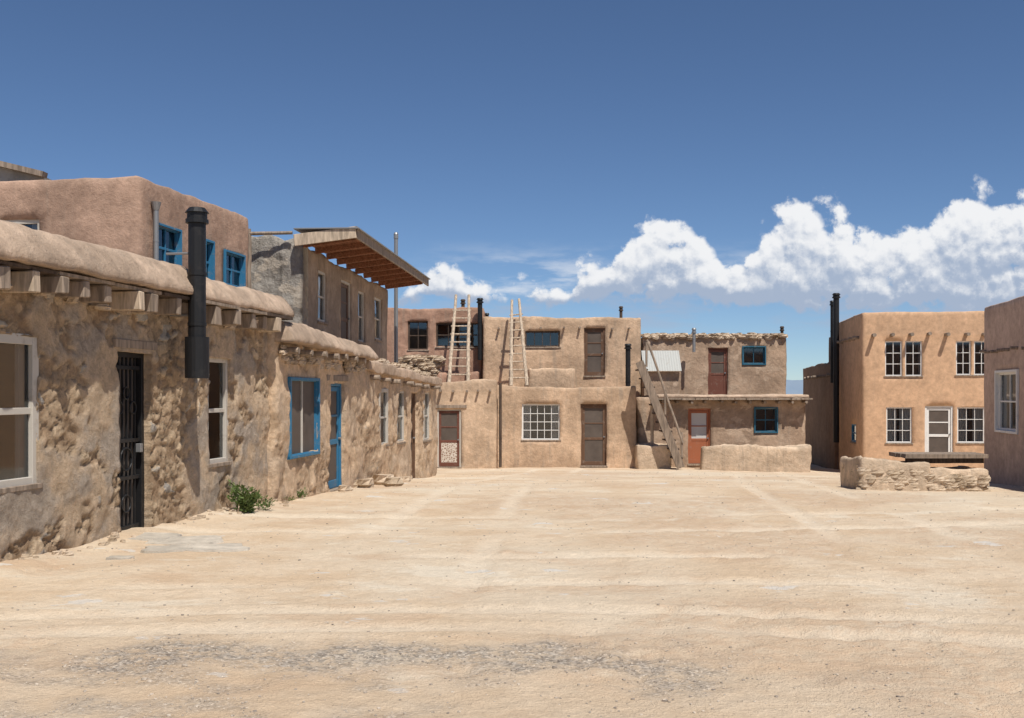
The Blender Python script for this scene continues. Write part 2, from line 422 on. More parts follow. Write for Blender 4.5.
def pipe(name,parent,p0,p1,r,mat='black',cap=True,wide=1.5):
    b=MB(); b.cyl(p0,p1,r,r,mat,16)
    h=(p1-p0).length; d=(p1-p0)/h
    for f in (0.33,0.66): b.cyl(p0+d*h*f,p0+d*(h*f+0.04),r*1.08,r*1.08,mat,16)
    if cap:
        b.cyl(p1+d*0.002,p1+d*0.05,r*wide,r*wide,mat,16); b.cyl(p1+d*0.05,p1+d*0.13,r*1.15,r*1.15,mat,16); b.cyl(p1+d*0.13,p1+d*0.19,r*wide*1.05,r*wide*0.7,mat,16)
    return b.obj(name,parent)

# ------------------------------------------------------------------ ground
TAB=[(-500,0),(12,0),(19,-.15),(26,-.5),(30,-.72),(34,-.92),(37,-1.04),(42,-1.25),(60,-1.8),(200,-3),(9000,-3)]
def tab(y):
    for (a,b),(c,d) in zip(TAB,TAB[1:]):
        if y<=c: return b+(d-b)*(y-a)/(c-a)
    return -3
def sst(x,a,b):
    f=max(0,min(1,(x-a)/(b-a))); return f*f*(3-2*f)
def gz0(x,y):
    z=sum(tab(y+k) for k in (-2,-1,0,1,2))/5
    return z-0.03*max(0,min(x,20)-6)*sst(y,15,30)
TR=[(7.15,0.035,-0.5,.11),(7.75,0.033,-0.5,.10),(8.9,0.02,0.5,.12),(10.3,0.018,0.5,.12),(12.2,-0.02,-1.0,.14),(13.9,-0.02,-1.0,.14)]
def track(x,y):
    h=0; m=0
    wob=0.12*noise.noise(Vector((x*0.3,y*0.1,31)))
    fade=sst(noise.noise(Vector((x*0.35,y*0.35,21)))+0.3,0.0,0.35)
    for (y0,k,xc,w) in TR:
        q=(y-(y0-k*(x-xc)**2)+wob)/w
        if abs(q)<5:
            g=math.exp(-q*q*q*q*0.6); h+=-0.017*g+0.012*math.exp(-(abs(q)-1.7)**2*3); m+=g
    for (x0,k) in ((-1.9,0.10),(-0.5,0.10),(3.2,0.16),(4.6,0.16)):
        q=(x-(x0+k*(y-10)+0.25*math.sin(y*0.22)))/0.12
        if abs(q)<5 and y>8.5:
            g=math.exp(-q*q*q*q*0.6); h+=-0.010*g+0.008*math.exp(-(abs(q)-1.7)**2*3); m+=g*0.8
    return h*fade,min(1,m)*fade
def gzm(x,y):
    z=gz0(x,y); tr=0; sc=0; gr=0
    if 0<y<60 and abs(x)<40:
        z+=0.035*noise.noise(Vector((x*0.35,y*0.35,0)))+0.020*noise.noise(Vector((x*1.3,y*1.3,4)))
        sc=sst(noise.noise(Vector((x*0.28,y*0.28,12)))+0.35*noise.noise(Vector((x*1.1,y*1.1,2))),-0.02,0.22)
        if y<30:
            sc2=0.3+sc
            z+=sc2*(0.013*noise.noise(Vector((x*3.7,y*3.7,8)))+0.011*noise.noise(Vector((x*7.5,y*7.5,2))))
            if sc>0.1 and y<24:
                d,_=noise.voronoi(Vector((x*2.6,y*2.6,0.5))); z-=0.022*sc*sst(d[0],0.42,0.2)
        h,tr=track(x,y); z+=h
        if 3.5<y<9:
            yc=6.38-0.07*(x+1.0)**2
            nn=noise.noise(Vector((x*0.55,y*1.0,40)))*1.3+noise.noise(Vector((x*1.6,y*2.2,44)))*1.1+noise.noise(Vector((x*6,y*8,4)))*0.5
            a=0.85-abs(y-yc)/0.55+nn
            gr=sst(a,0.0,1.0)*sst(x,2.6,0.4)
            b=sst(noise.noise(Vector((x*0.8,y*1.4,60)))+0.6*noise.noise(Vector((x*3.3,y*4,64)))+0.05,0.0,0.3)*sst(y,6.7,5.8)*sst(x,1.6,-1.4)*0.6
            gr=max(gr,b)
            z+=gr*0.008*noise.noise(Vector((x*14,y*14,5)))
        xw=-4.31+0.1581*(y-12)
        if y<16 and x>xw-0.2: z+=0.07*math.exp(-((x-xw)/0.35)**2)*(0.6+noise.noise(Vector((y*0.9,1,1))))
    return z,(tr,sc,gr)
def gz(x,y): return gzm(x,y)[0]
def build_ground():
    ys=[-300,-100,-40,-15,-5,0,2,3]; y=3.6
    while y<46: ys.append(y); y+=0.04+0.009*max(0,y-4)*0.8
    while y<9000: ys.append(y); y*=1.18
    xs=[-6000,-2500,-1000,-400,-150,-60,-30,-20,-14]; x=-11
    while x<17: xs.append(x); x+=0.05 if -5<x<5 else 0.09
    xs+=[20,26,34,60,150,400,1000,2500,6000]
    V=[];A=[]
    for y in ys:
        for x in xs:
            z,a=gzm(x,y); V.append((x,y,z)); A.append(a)
    nx=len(xs)
    Fc=[(j*nx+i,j*nx+i+1,(j+1)*nx+i+1,(j+1)*nx+i) for j in range(len(ys)-1) for i in range(nx-1)]
    m,nt=mat_new('sandy_ground'); MAT['ground']=m
    p=POS(nt); n0=NOISE(nt,p,0.18,3,0.6); n1=NOISE(nt,p,0.8,6,0.68); n2=NOISE(nt,p,8,6,0.78); n3=NOISE(nt,p,70,2,0.75); n4=NOISE(nt,POS(nt,(0.7,1.3,1)),0.7,6,0.7)
    at=nt.nodes.new('ShaderNodeAttribute'); at.attribute_name='marks'; sa=N(nt,'ShaderNodeSeparateColor',None,i0=at.outputs['Color'])
    tr,sc,gr=sa.outputs[0],sa.outputs[1],sa.outputs[2]
    col=MIX(nt,MR(nt,n1,0.38,0.62),(0.66,0.495,0.335),(0.74,0.595,0.435))
    col=MIX(nt,MR(nt,n0,0.42,0.6,0,0.6),col,(0.73,0.62,0.475))
    col=MIX(nt,MR(nt,n4,0.54,0.64,0,0.5),col,(0.60,0.42,0.275))
    col=MIX(nt,MR(nt,n4,0.44,0.36,0,0.7),col,(0.79,0.69,0.545))
    col=MIX(nt,M(nt,'MULTIPLY',sc,MR(nt,n2,0.42,0.6,0.15,0.7)),col,(0.56,0.395,0.265))
    col=MIX(nt,M(nt,'MULTIPLY',tr,0.7),col,(0.79,0.665,0.51))
    nb=NOISE(nt,POS(nt,(1,1.5,1)),1.1,5,0.6)
    col=MIX(nt,MR(nt,nb,0.645,0.665,0,0.75),col,(0.70,0.66,0.60))
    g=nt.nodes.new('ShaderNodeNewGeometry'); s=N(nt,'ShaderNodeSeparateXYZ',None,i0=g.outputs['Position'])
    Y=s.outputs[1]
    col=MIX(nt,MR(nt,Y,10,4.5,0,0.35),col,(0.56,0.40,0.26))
    vo=N(nt,'ShaderNodeTexVoronoi',{'voronoi_dimensions':'2D'},Vector=p,Scale=55.0); vs=N(nt,'ShaderNodeSeparateColor',None,i0=vo.outputs['Color'])
    gc=MIX(nt,MR(nt,vs.outputs[0],0.1,0.9),(0.20,0.175,0.15),(0.47,0.41,0.345)); gc=MIX(nt,MR(nt,vs.outputs[1],0.86,0.92),gc,(0.68,0.60,0.50))
    mk=M(nt,'MULTIPLY',gr,MR(nt,n2,0.40,0.56,0.15,1.0)); mk=M(nt,'MULTIPLY',mk,0.85)
    col=MIX(nt,mk,col,gc)
    col=MIX(nt,MR(nt,n3,0.64,0.76,0,0.4),col,(0.36,0.27,0.19))
    col=GREY(nt,col,n2,0.45); col=GREY(nt,col,n3,0.3)
    h=M(nt,'ADD',n2,M(nt,'MULTIPLY',n3,0.25)); h=M(nt,'ADD',h,M(nt,'MULTIPLY',n1,0.5)); h=M(nt,'ADD',h,M(nt,'MULTIPLY',M(nt,'MULTIPLY',vs.outputs[0],gr),0.12))
    OUT(nt,col,0.97,h,1.0,0.05,spec=0.04)
    o=mesh_obj('ground',V,Fc,['ground'],None,None,True); set_attr(o,'marks',A)
build_ground()
lst=[]
i=0
while len(lst)<3200 and i<20000:
    i+=1
    if random.random()<0.75:
        x=random.uniform(-3.8,2.4); y=random.uniform(4.6,7.6); _,a=gzm(x,y)
        if a[2]<random.random()*0.8: continue
        s=random.uniform(0.002,0.007)*(2.0 if random.random()<0.04 else 1)
    else:
        y=4.5+30*random.random()**1.6; x=random.uniform(-0.5*y,0.5*y); s=random.uniform(0.003,0.008)*(1+y*0.03)
        if x<-4.2+0.158*(y-12)-0.1: continue
    lst.append(((x,y,gz(x,y)+s*0.2),s*1.3,s,s*0.6))
rocks('scattered_pebbles',lst,None,'peb')

# ------------------------------------------------------------------ stone wall displacement
def stone_factory(bias,amp,off,sc=1.0):
    def stonefn(p,n):
        q=Vector((p.x*5.0,p.y*5.0,p.z*8.2))*sc+noise.noise_vector(p*1.6)*1.6+noise.noise_vector(p*9)*0.35
        d,pt=noise.voronoi(q)
        edge=d[1]-d[0]
        body=sst(edge,0.0,0.14)
        r=noise.cell(pt[0]*13.7+Vector((0.5,0.5,0.5))); rnd=max(0,min(1,(r+1)/2 if r<0 else r))
        tilt=(q-pt[0]).dot(Vector((0.4,0.5,0.8)))*(rnd-0.5)
        pl=sst(noise.noise(p*0.75+off)+0.5*noise.noise(p*2.6+off)+0.25*noise.noise(p*7)+bias,0.0,0.10)
        h=body*(0.010+0.034*rnd+0.035*tilt)+0.018*noise.noise(p*9)+0.012*noise.noise(p*19)
        hp=0.040+0.014*noise.noise(p*4)+0.008*noise.noise(p*13)
        return (h*(1-pl)+hp*pl-0.03)*amp,(1-body,rnd,pl)
    return stonefn
stoneA=stone_factory(0.04,1.0,Vector((3,1,7)))
stoneD=stone_factory(0.18,0.9,Vector((13,5,2)),0.9)

# ---------------- house A
hA=empty('stone_house')
def onA(Y,off=0.0): return Vector((-4.31+0.1581*(Y-12),Y,0))+E2*off
a0=onA(6.0);a1=onA(16.1)
ptsA=[(a0.x-E2.x*7,a0.y-E2.y*7),(a0.x,a0.y),(a1.x,a1.y),(a1.x-E2.x*7,a1.y-E2.y*7)]
oW1=opening(ptsA,1,-62,38,334,490,0.07); oD=opening(ptsA,1,119,152,352,540,0.22,z0=-0.02); oW2=opening(ptsA,1,208,229,358,463,0.08)
building('walls',ptsA,[2.85]*4,-0.4,'stonewall',[oW1,oD,oW2],r=0.12,sp=0.026,amp=0.03,parent=hA,stone=stoneA,edgesp={1:0.026,0:0.5,2:0.12,3:0.8})
window(oW1,hA,'cream',nx=1,nz=2,fw=0.07,curtain=0.2,trim=False,mw=0.04)
window(oW2,hA,'cream',nx=1,nz=2,fw=0.06,curtain=0.0,mw=0.035)
def irondoor(O,parent):
    b=MB(); o,t,n=O['o'],O['t'],O['n']; w,z0,z1=O['w'],O['z0'],O['z1']; d=-O['d']; Z=Vector((0,0,1))
    def bx(u0,u1,d0,d1,a,c,m): b.box(o,t,n,u0,u1,d+d0,d+d1,a,c,m)
    bx(-0.03,0.06,0,0.12,z0,z1+0.03,'black'); bx(w-0.06,w+0.03,0,0.12,z0,z1+0.03,'black'); bx(0.06,w-0.06,0,0.118,z1-0.06,z1+0.03,'black')
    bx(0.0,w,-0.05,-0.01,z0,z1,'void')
    bx(0.06,w-0.06,0.02,0.03,z0,z1-0.06,'screen')
    for z in (z0+0.05,z0+0.62,z0+1.05,z1-0.2): bx(0.06,w-0.06,0.06,0.10,z,z+0.045,'black')
    k=7
    for i in range(1,k):
        u=0.06+(w-0.12)*i/k; bx(u-0.009,u+0.009,0.065,0.09,z0+0.02,z1-0.06,'black')
    for (uc,zc,r) in ((w*0.5,z0+0.86,0.13),(w*0.3,z0+1.45,0.07),(w*0.7,z0+1.45,0.07),(w*0.5,z0+1.62,0.07),(w*0.5,z0+0.35,0.1)):
        for q in range(14):
            th0=2*math.pi*q/14; th1=2*math.pi*(q+1)/14
            b.cyl(o+t*(uc+r*math.cos(th0))+n*(d+0.1)+Z*(zc+r*math.sin(th0)),o+t*(uc+r*math.cos(th1))+n*(d+0.1)+Z*(zc+r*math.sin(th1)),0.011,0.011,'black',6)
    bx(w-0.16,w-0.1,0.1,0.16,z0+0.93,z0+1.03,'pipegrey')
    bx(-0.1,w+0.1,0.0,O['d']+0.02,z1+0.035,z1+0.13,'wood')
    bx(-0.02,w+0.02,0,O['d']+0.1,z0-0.06,z0+0.02,'rock')
    b.obj('security_door',parent,bevel=0.003)
irondoor(oD,hA)
Z=Vector((0,0,1))
ledge('mud_parapet',onA(6.0),onA(13.0),E2,0.34,2.775,3.17,'coping',hA,amp=0.03,back=0.6,sp=0.06,sec=SEC_APRON)
ledge('mud_parapet_end',onA(13.0),onA(16.25),E2,0.28,2.77,3.09,'coping',hA,amp=0.04,back=0.5,sp=0.06,sec=SEC_APRON)
b=MB()
for i in range(10):
    Y0=6.0+i*1.02
    b.box(onA(Y0),D2,E2,0,1.0,-0.1,0.30+random.uniform(-0.02,0.02),2.72+random.uniform(-.01,.01),2.762,'wooddark' if i%3==0 else 'wood')
b.obj('eave_planks',hA)
b=MB(); y=6.2
while y<16.0:
    s=random.uniform(0.05,0.08); zz=2.715-s*2.6
    o=onA(y)
    b.box(o,D2,E2,-s,s,-0.2,random.uniform(0.2,0.36),zz+random.uniform(-0.06,0),2.715,'woodpale' if random.random()<0.5 else 'wood',0.012)
    y+=random.choice((0.42,0.5,0.62,0.3))
b.obj('roof_beam_ends',hA,bevel=0.01)
lst=[]
for i in range(60):
    y=random.uniform(7,16); o=onA(y,random.uniform(0.0,0.08)); lst.append(((o.x,o.y,2.6+random.uniform(-0.08,0.1)),random.uniform(.07,.16),random.uniform(.06,.1),random.uniform(.03,.07),1.4))
rocks('eave_stones',lst,hA)
pp=Vector((-3.83,12.77,0))
pipe('stove_pipe',hA,pp+Z*1.8,pp+Z*3.66,0.105,'black',True,1.3)
b=MB(); b.cyl(pp+Z*1.78,pp+Z*2.28,0.145,0.145,'black',20); b.obj('pipe_housing',hA)
b=MB()
for z in (2.55,3.3): b.cyl(pp+Z*z-E2*0.4,pp+Z*z,0.015,0.015,'pipegrey',6)
b.obj('pipe_brackets',hA)
lst=[]
for i in range(90):
    y=random.uniform(8.5,16); 
    if oD['o'].y-0.1<y<oD['o'].y+1.0: continue
    o=onA(y,abs(random.gauss(0,0.16))+0.03); s=random.uniform(0.012,0.045); lst.append(((o.x,o.y,gz(o.x,o.y)+s*0.1),s*1.4,s,s*0.7))
rocks('fallen_stones',lst)
def slabs():
    V=[];Fc=[]
    for (px,py,sx,sy) in ((150,538,0.30,0.3),(185,541,0.42,0.36),(213,549,0.35,0.25),(166,550,0.25,0.22),(120,560,0.12,0.1)):
        Y=CH*F/(py-HY); X=PX(px,Y); b0=len(V); k=18
        for zz,sh in ((-0.03,1),(0.02,0.94)):
            for i in range(k):
                th=2*math.pi*i/k; r=1+0.45*noise.noise(Vector((px,math.cos(th)*1.3,math.sin(th)*1.3+py)))+0.08*noise.noise(Vector((px,i*1.7,py)))
                c,s_=math.cos(th),math.sin(th); mxx=max(abs(c),abs(s_)); r*=0.6+0.4/mxx
                x=X+sx*r*c*sh; y=Y+sy*r*s_*sh; V.append(Vector((x,y,gz(X,Y)+zz)))
        for i in range(k): Fc.append((b0+i,b0+(i+1)%k,b0+k+(i+1)%k,b0+k+i))
        Fc.append(tuple(b0+k+i for i in range(k)))
    mesh_obj('stone_paving_slabs',V,Fc,['slab'])
slabs()

# ---------------- house B (upper storey)
hB=empty('adobe_upper_house')
bx0=Vector((-5.70,16.06,0)); bx1=Vector((-5.04,20.2,0))
ptsB=[tuple((bx0-E2*6.5)[:2]),tuple(bx0[:2]),tuple(bx1[:2]),tuple((bx1-E2*6.5)[:2])]
o1=opening(ptsB,1,156,179,228,270,0.08); o2=opening(ptsB,1,224,243,254,286,0.08); o3=opening(ptsB,1,204,212,242,282,0.08); o4=opening(ptsB,0,-6,40,220,248,0.08)
building('walls',ptsB,[4.93,4.93,4.95,4.9],0.5,'adobeB',[o1,o2,o3,o4],sp=0.18,amp=0.025,parent=hB,edgesp={0:.2,1:.18},topn=0.03)
window(o1,hB,'blue',nx=2,nz=2,trim=True,fw=0.03,tw=0.03); window(o2,hB,'blue',nx=2,nz=2,trim=True,fw=0.03,tw=0.03); window(o3,hB,'blue',nx=1,nz=2,trim=True,fw=0.03); window(o4,hB,'cream',nx=2,nz=1,curtain=0.6)
q=bx0+D2*0.35+E2*0.09
pipe('drain_pipe',hB,q+Z*3.0,q+Z*4.45,0.04,'pipegrey',False)
b=MB(); b.cyl(q+Z*4.45,q+Z*4.58,0.045,0.08,'pipegrey',12); b.obj('pipe_funnel',hB)
hZ=empty('grey_roofed_house'); b=MB()
A_=[(-16,19.5),(-8.73,19.5),(-8.7,26),(-16,26)]; T_=[7.4,5.64,5.64,7.4]; k=b.mi('greyroof')
b.v=[Vector((x,y,1)) for x,y in A_]+[Vector((x,y,z)) for (x,y),z in zip(A_,T_)]
for q_ in ((0,1,5,4),(1,2,6,5),(2,3,7,6),(3,0,4,7),(4,5,6,7)): b.f.append(q_); b.m.append(k)
b.obox(Vector((-16,19.45,7.42)),Vector((-8.65,19.45,5.64)),0.2,0.1,'wood')
b.obj('walls_and_roof',hZ)

# ---------------- house C
hC=empty('porch_roof_house')
c0=Vector((-4.38,22,0)); tC=Vector((0.074,1,0)).normalized(); nC=Vector((tC.y,-tC.x,0)); c1=c0+tC*9.3
ptsC=[tuple((c0-nC*7)[:2]),tuple(c0[:2]),tuple(c1[:2]),tuple((c1-nC*7)[:2])]
ow=[opening(ptsC,1,318,327,271,322,0.1),opening(ptsC,1,341,351,281,350,0.1),opening(ptsC,1,358,365,291,342,0.1),opening(ptsC,1,375,382,298,340,0.1)]
building('walls',ptsC,[4.95,4.72,4.68,4.9],-0.8,'adobeC',ow,sp=0.2,amp=0.03,parent=hC,edgesp={0:.2,1:.2})
window(ow[0],hC,'cream',curtain=0.5);window(ow[2],hC,'cream',curtain=0.9);window(ow[3],hC,'cream'); door(ow[1],hC,'cream','screen','brown')
def slabwall(name,P0,P1,n,z0,z1,th,mat,parent,sp=0.08,amp=0.06,z1b=None):
    t=(P1-P0); L=t.length; t/=L; us=fill([0,L],sp); V=[];Fc=[]
    z1b=z1 if z1b is None else z1b; nr=40
    for u in us:
        zt=z1+(z1b-z1)*u/L+0.08*noise.noise(Vector((u*3,z1,1)))
        for j in range(nr):
            p=P0+t*u+n*th+Z*(z0+(zt-z0)*j/(nr-1)); V.append(p+n*(noise.noise(p*2.2)*amp+noise.noise(p*6)*amp*0.6+noise.noise(p*14)*amp*0.3))
        V.append(P0+t*u-n*0.3+Z*(zt+0.02)); 
    m=nr+1
    for i in range(len(us)-1):
        for j in range(m-1): Fc.append((i*m+j,(i+1)*m+j,(i+1)*m+j+1,i*m+j+1))
    for u in (0,L):
        i=0 if u==0 else len(us)-1
        V.append(P0+t*u-n*0.3+Z*z0)
        ring=[i*m+j for j in range(m)]+[len(V)-1]
        Fc.append(tuple(reversed(ring)) if u==0 else tuple(ring))
    return mesh_obj(name,V,Fc,[mat],None,parent,True)
slabwall('cement_facing',c0-nC*2.2,c0+nC*0.03,Vector((-tC.x,-tC.y,0)),1.5,5.0,0.10,'cement',hC,z1b=4.80)
def roofC():
    b=MB(); s=0.35
    A=c0-tC*s; Lr=9.6
    zi,zo=4.76,4.90; wi,wo=0.02,1.18
    k=22; pw=Lr/k
    for i in range(k):
        y0=i*pw; y1=y0+pw-0.012
        j=random.uniform(-0.006,0.006)
        P=[A+tC*y0+nC*wi+Z*(zi+j),A+tC*y1+nC*wi+Z*(zi+j),A+tC*y1+nC*wo+Z*(zo+j),A+tC*y0+nC*wo+Z*(zo+j)]
        b0=len(b.v); b.v+=P+[p+Z*0.04 for p in P]; kk=b.mi('plankred')
        for q in ((0,1,2,3),(7,6,5,4),(0,4,5,1),(1,5,6,2),(2,6,7,3),(3,7,4,0)): b.f.append(tuple(b0+x for x in q)); b.m.append(kk)
    for i in range(10):
        y0=0.3+i*0.98; b.obox(A+tC*y0+nC*wi+Z*(zi-0.062),A+tC*y0+nC*(wo-0.06)+Z*(zo-0.062),0.07,0.12,'plankred')
    b.obox(A-tC*0.03+nC*(wi-0.1)+Z*(zi-0.015),A-tC*0.03+nC*(wo+0.03)+Z*(zo+0.0),0.04,0.24,'woodpale')
    b.obox(A+nC*(wo+0.03)+Z*(zo+0.0),A+tC*Lr*0.52+nC*(wo+0.03)+Z*(zo+0.0),0.04,0.25,'wood')
    b.obox(A+tC*Lr*0.522+nC*(wo+0.033)+Z*(zo+0.003),A+tC*Lr+nC*(wo+0.033)+Z*(zo-0.01),0.04,0.25,'wood')
    b.obox(A-tC*0.08+nC*((wi+wo)/2)+Z*((zi+zo)/2+0.15),A+tC*(Lr+0.04)+nC*((wi+wo)/2)+Z*((zi+zo)/2+0.15),wo-wi+0.2,0.03,'pipegrey')
    b.obj('porch_roof',hC,bevel=0.005)
roofC()
pipe('stove_pipe',hC,Vector((PX(396,32),32,2.0)),Vector((PX(396,32),32,6.3)),0.06,'pipegrey',True,1.2)
b=MB(); qx=Vector((-5.45,21.75,0)); b.cyl(qx+Z*3.5,qx+Z*5.0,0.05,0.045,'wood',8,0.01,5); b.cyl(qx+Z*4.90+Vector((-.1,0,0)),qx+Z*4.92+Vector((.9,0,0)),0.04,0.035,'wood',8); b.obj('corner_post',hC)

# ---------------- house D
hD=empty('adobe_house')
ptsD=[(-9.5,16.9),(-3.56,15.85),(-2.94,21.0),(-9.0,21.9)]
dw=opening(ptsD,1,289,317,380,454,0.06); dd=opening(ptsD,1,329,344,383,490,0.12,z0=gz0(-3.1,19.2)+0.03)
building('walls',ptsD,[2.7,2.66,2.50,2.5],-0.9,'stonewallD',[dw,dd],sp=0.045,amp=0.06,parent=hD,edgesp={1:.045,0:0.2},stone=stoneD)
window(dw,hD,'blue','cream',nx=2,nz=1,fw=0.02,trim=True,glass='screen',tw=0.04); door(dd,hD,'blue','screen','blue',lintel='wood')
PD=Vector((-3.56,15.85,0)); QD=Vector((-2.94,21.0,0)); tD=(QD-PD).normalized(); nD=Vector((tD.y,-tD.x,0))
ledge('mud_parapet',PD+tD*0.05,QD,nD,0.26,2.38,2.70,'coping',hD,amp=0.05,zb1=2.26,zt1=2.56,sp=0.07,sec=SEC_APRON)
lst=[]
for i in range(110):
    a=random.uniform(0.1,5.1); p=PD+tD*a+nD*random.uniform(0,0.06); lst.append(((p.x,p.y,2.14+random.uniform(-0.05,0.17)-a*0.02),random.uniform(.05,.13),random.uniform(.04,.07),random.uniform(.025,.05),1.45))
rocks('stone_course',lst,hD)
vigas('vigas',hD,PD,tD,nD,[0.3,0.95,1.6,2.3,2.9,3.6,4.3],2.24,0.06,0.28)
# ---------------- house E
hE=empty('adobe_house')
ptsE=[(-9,21.2),(-2.98,20.9),(-2.0,28.0),(-9,28.6)]
eo=[opening(ptsE,1,380,388,390,445,0.06),opening(ptsE,1,398,405,391,442,0.08),opening(ptsE,1,412,418,392,478,0.14,z0=-0.5),opening(ptsE,1,425,430,392,440,0.08)]
building('walls',ptsE,[2.3,2.22,1.92,2.0],-1.2,'stonewallD',eo,sp=0.06,amp=0.07,parent=hE,edgesp={1:.06,0:0.3},stone=stoneD)
for k in (0,1,3): window(eo[k],hE,'cream',nx=1,nz=2,curtain=0.7,fw=0.05)
door(eo[2],hE,'brown','screen','brown')
PE=Vector((-2.98,20.9,0)); QE=Vector((-2.0,28,0)); tE=(QE-PE).normalized(); nE=Vector((tE.y,-tE.x,0))
ledge('mud_parapet',PE,QE,nE,0.14,2.06,2.27,'coping',hE,amp=0.05,zb1=1.79,zt1=1.97,sp=0.1)
vigas('vigas',hE,PE,tE,nE,[0.5,1.4,2.3,3.3,4.2,5.2,6.3],1.9,0.055,0.25,zfn=lambda a:1.95-a*0.035)
lst=[]
for i in range(70):
    a=random.uniform(0.1,7); p=PE+tE*a-nE*random.uniform(0.0,0.3); lst.append(((p.x,p.y,2.3-a*0.04+random.uniform(-0.03,0.07)),random.uniform(.08,.2),random.uniform(.06,.12),random.uniform(.03,.07),1.4))
rocks('parapet_stones',lst,hE)
lst=[]
def foot(px,py):
    Yt=8
    while HY+(CH-gz0(0,Yt))*F/Yt>py and Yt<40: Yt+=0.05
    return (PX(px,Yt),Yt,gz0(0,Yt))
for (px,py,s) in ((352,487,.2),(366,487,.22),(383,485,.3),(393,486,.24),(345,492,.16),(404,482,.16)):
    c=foot(px,py); lst.append(((c[0],c[1],c[2]+s*0.25),s,s*0.7,s*0.5))
rocks('step_stones',lst)

# ---------------- far row F
hF=empty('adobe_row_house')
g37=-1.3
XF0=PX(420,36.8)-6; X1=PX(497,36.8)
ptsF1=[(XF0,36.8),(X1,36.8),(X1,44),(XF0,44)]
f1=opening(ptsF1,0,437,461,409,469,0.12,z0=-1.0)
building('walls_west',ptsF1,[1.95,2.0,1.95,1.95],g37,'adobeF1',[f1],sp=0.2,amp=0.035,parent=hF,edgesp={0:.15,1:.3},topn=0.07)
door(f1,hF,'cream','screen','red',low='lace',lintel='wood')
ptsF2=[(X1-0.3,37.1),(PX(637,37.1),37.1),(PX(637,37.1),44.2),(X1-0.3,44.2)]
f2=opening(ptsF2,0,522,560,404,440,0.12); f3=opening(ptsF2,0,581,607,404,466,0.14,z0=-0.98)
building('walls_east',ptsF2,[1.85,1.80,1.8,1.8],g37,'adobeF',[f2,f3],sp=0.2,amp=0.035,parent=hF,edgesp={0:.15,1:.3},topn=0.06)
window(f2,hF,'white',nx=5,nz=4,fw=0.05,mw=0.022,curtain=0.5); door(f3,hF,'brown','screen','brown')
vigas('vigas',hF,Vector((0,36.8,0)),Vector((1,0,0)),Vector((0,-1,0)),[PX(p,36.8) for p in (440,452,466,479,490)],PZ(391,36.8),0.05,0.22)
vigas('vigas_upper',hF,Vector((0,40,0)),Vector((1,0,0)),Vector((0,-1,0)),[PX(p,40) for p in (498,520,541,563,579,612,628)],PZ(328,40),0.045,0.22)
pipe('drain_pipe',hF,Vector((X1+0.12,36.75,-1.0)),Vector((X1+0.12,36.75,1.95)),0.05,'wooddark',False)
ptsF4=[(PX(483,40),40),(PX(641,40),40),(PX(641,40),46),(PX(483,40),46)]
u1=opening(ptsF4,0,525,560,331,347,0.12); u2=opening(ptsF4,0,584,605,328,376,0.14); 
building('upper_walls',ptsF4,[4.47,4.46,4.5,4.5],1.4,'adobeF',[u1,u2],sp=0.2,amp=0.03,parent=hF,edgesp={0:.15,1:.3},topn=0.05)
window(u1,hF,'wooddark',nx=4,nz=1); door(u2,hF,'brown','screen','brown')
ptsF3=[(PX(397,40.6)-4,40.6),(PX(484,40.6),40.6),(PX(484,40.6),46.5),(PX(397,40.6)-4,46.5)]
u3=opening(ptsF3,0,408,428,321,350,0.12); u4=opening(ptsF3,0,436,482,323,347,0.12)
building('upper_walls_red',ptsF3,[4.9,4.88,4.9,4.9],1.2,'adobeF3',[u3,u4],sp=0.2,amp=0.03,parent=hF,edgesp={0:.15,1:.3},topn=0.05)
window(u3,hF,'wooddark',nx=2,nz=2); window(u4,hF,'wooddark',nx=4,nz=2)
lst=[]
for i in range(120):
    px=random.uniform(402,440); py=random.uniform(357,378); Yt=38.5+random.uniform(-.1,.3); p=W(px,py,Yt); lst.append((tuple(p),random.uniform(.12,.28),random.uniform(.1,.2),random.uniform(.05,.11),0.1))
rocks('stone_terrace_wall',lst,hF)
building('terrace_block',[(PX(436,38.4),38.4),(PX(478,38.4),38.4),(PX(478,38.4),40.5),(PX(436,38.4),40.5)],[PZ(372,38.4)]*4,1.5,'adobeF3',sp=0.2,parent=hF)
building('terrace_bench',[(PX(528,38.8),38.8),(PX(575,38.8),38.8),(PX(575,38.8),39.9),(PX(528,38.8),39.9)],[PZ(369,38.8)]*4,1.5,'adobeF1',sp=0.2,parent=hF,par=0.25,drop=0.1)
for (px,y0,y1,Y,r,mt) in ((480,345,303,40.2,0.09,'black'),(463,330,304,42,0.07,'wooddark'),(628,384,349,38,0.09,'black'),(621,322,311,42,0.06,'wooddark'),(487,345,318,40.3,0.06,'black')):
    pipe('stove_pipe',hF,W(px,y0+15,Y),W(px,y1,Y),r,mt)
def ladder(name,b0,b1,t0,t1,nr,mat='woodpale',r=0.055):
    b=MB(); e=empty(name)
    b.cyl(b0,t0,r,r*0.75,mat,8,0.012,8); b.cyl(b1,t1,r,r*0.75,mat,8,0.012,8); b.obj('side_poles',e)
    b=MB()
    for i in range(nr):
        f=(i+1)/(nr+2); p=b0.lerp(t0,f); q=b1.lerp(t1,f); d=(q-p).normalized(); b.cyl(p-d*0.09,q+d*0.09,0.028,0.026,mat,7,0.004,3)
    b.obj('rungs',e)
ladder('wooden_ladder',W(449,383,38.0),W(468,383,38.0),W(456,295,39.7),W(469,295,39.7),9,r=0.07)
ladder('wooden_ladder',W(511,386,37.9),W(527,386,37.9),W(512,300,39.6),W(519,299,39.6),9,'woodpale',0.065)

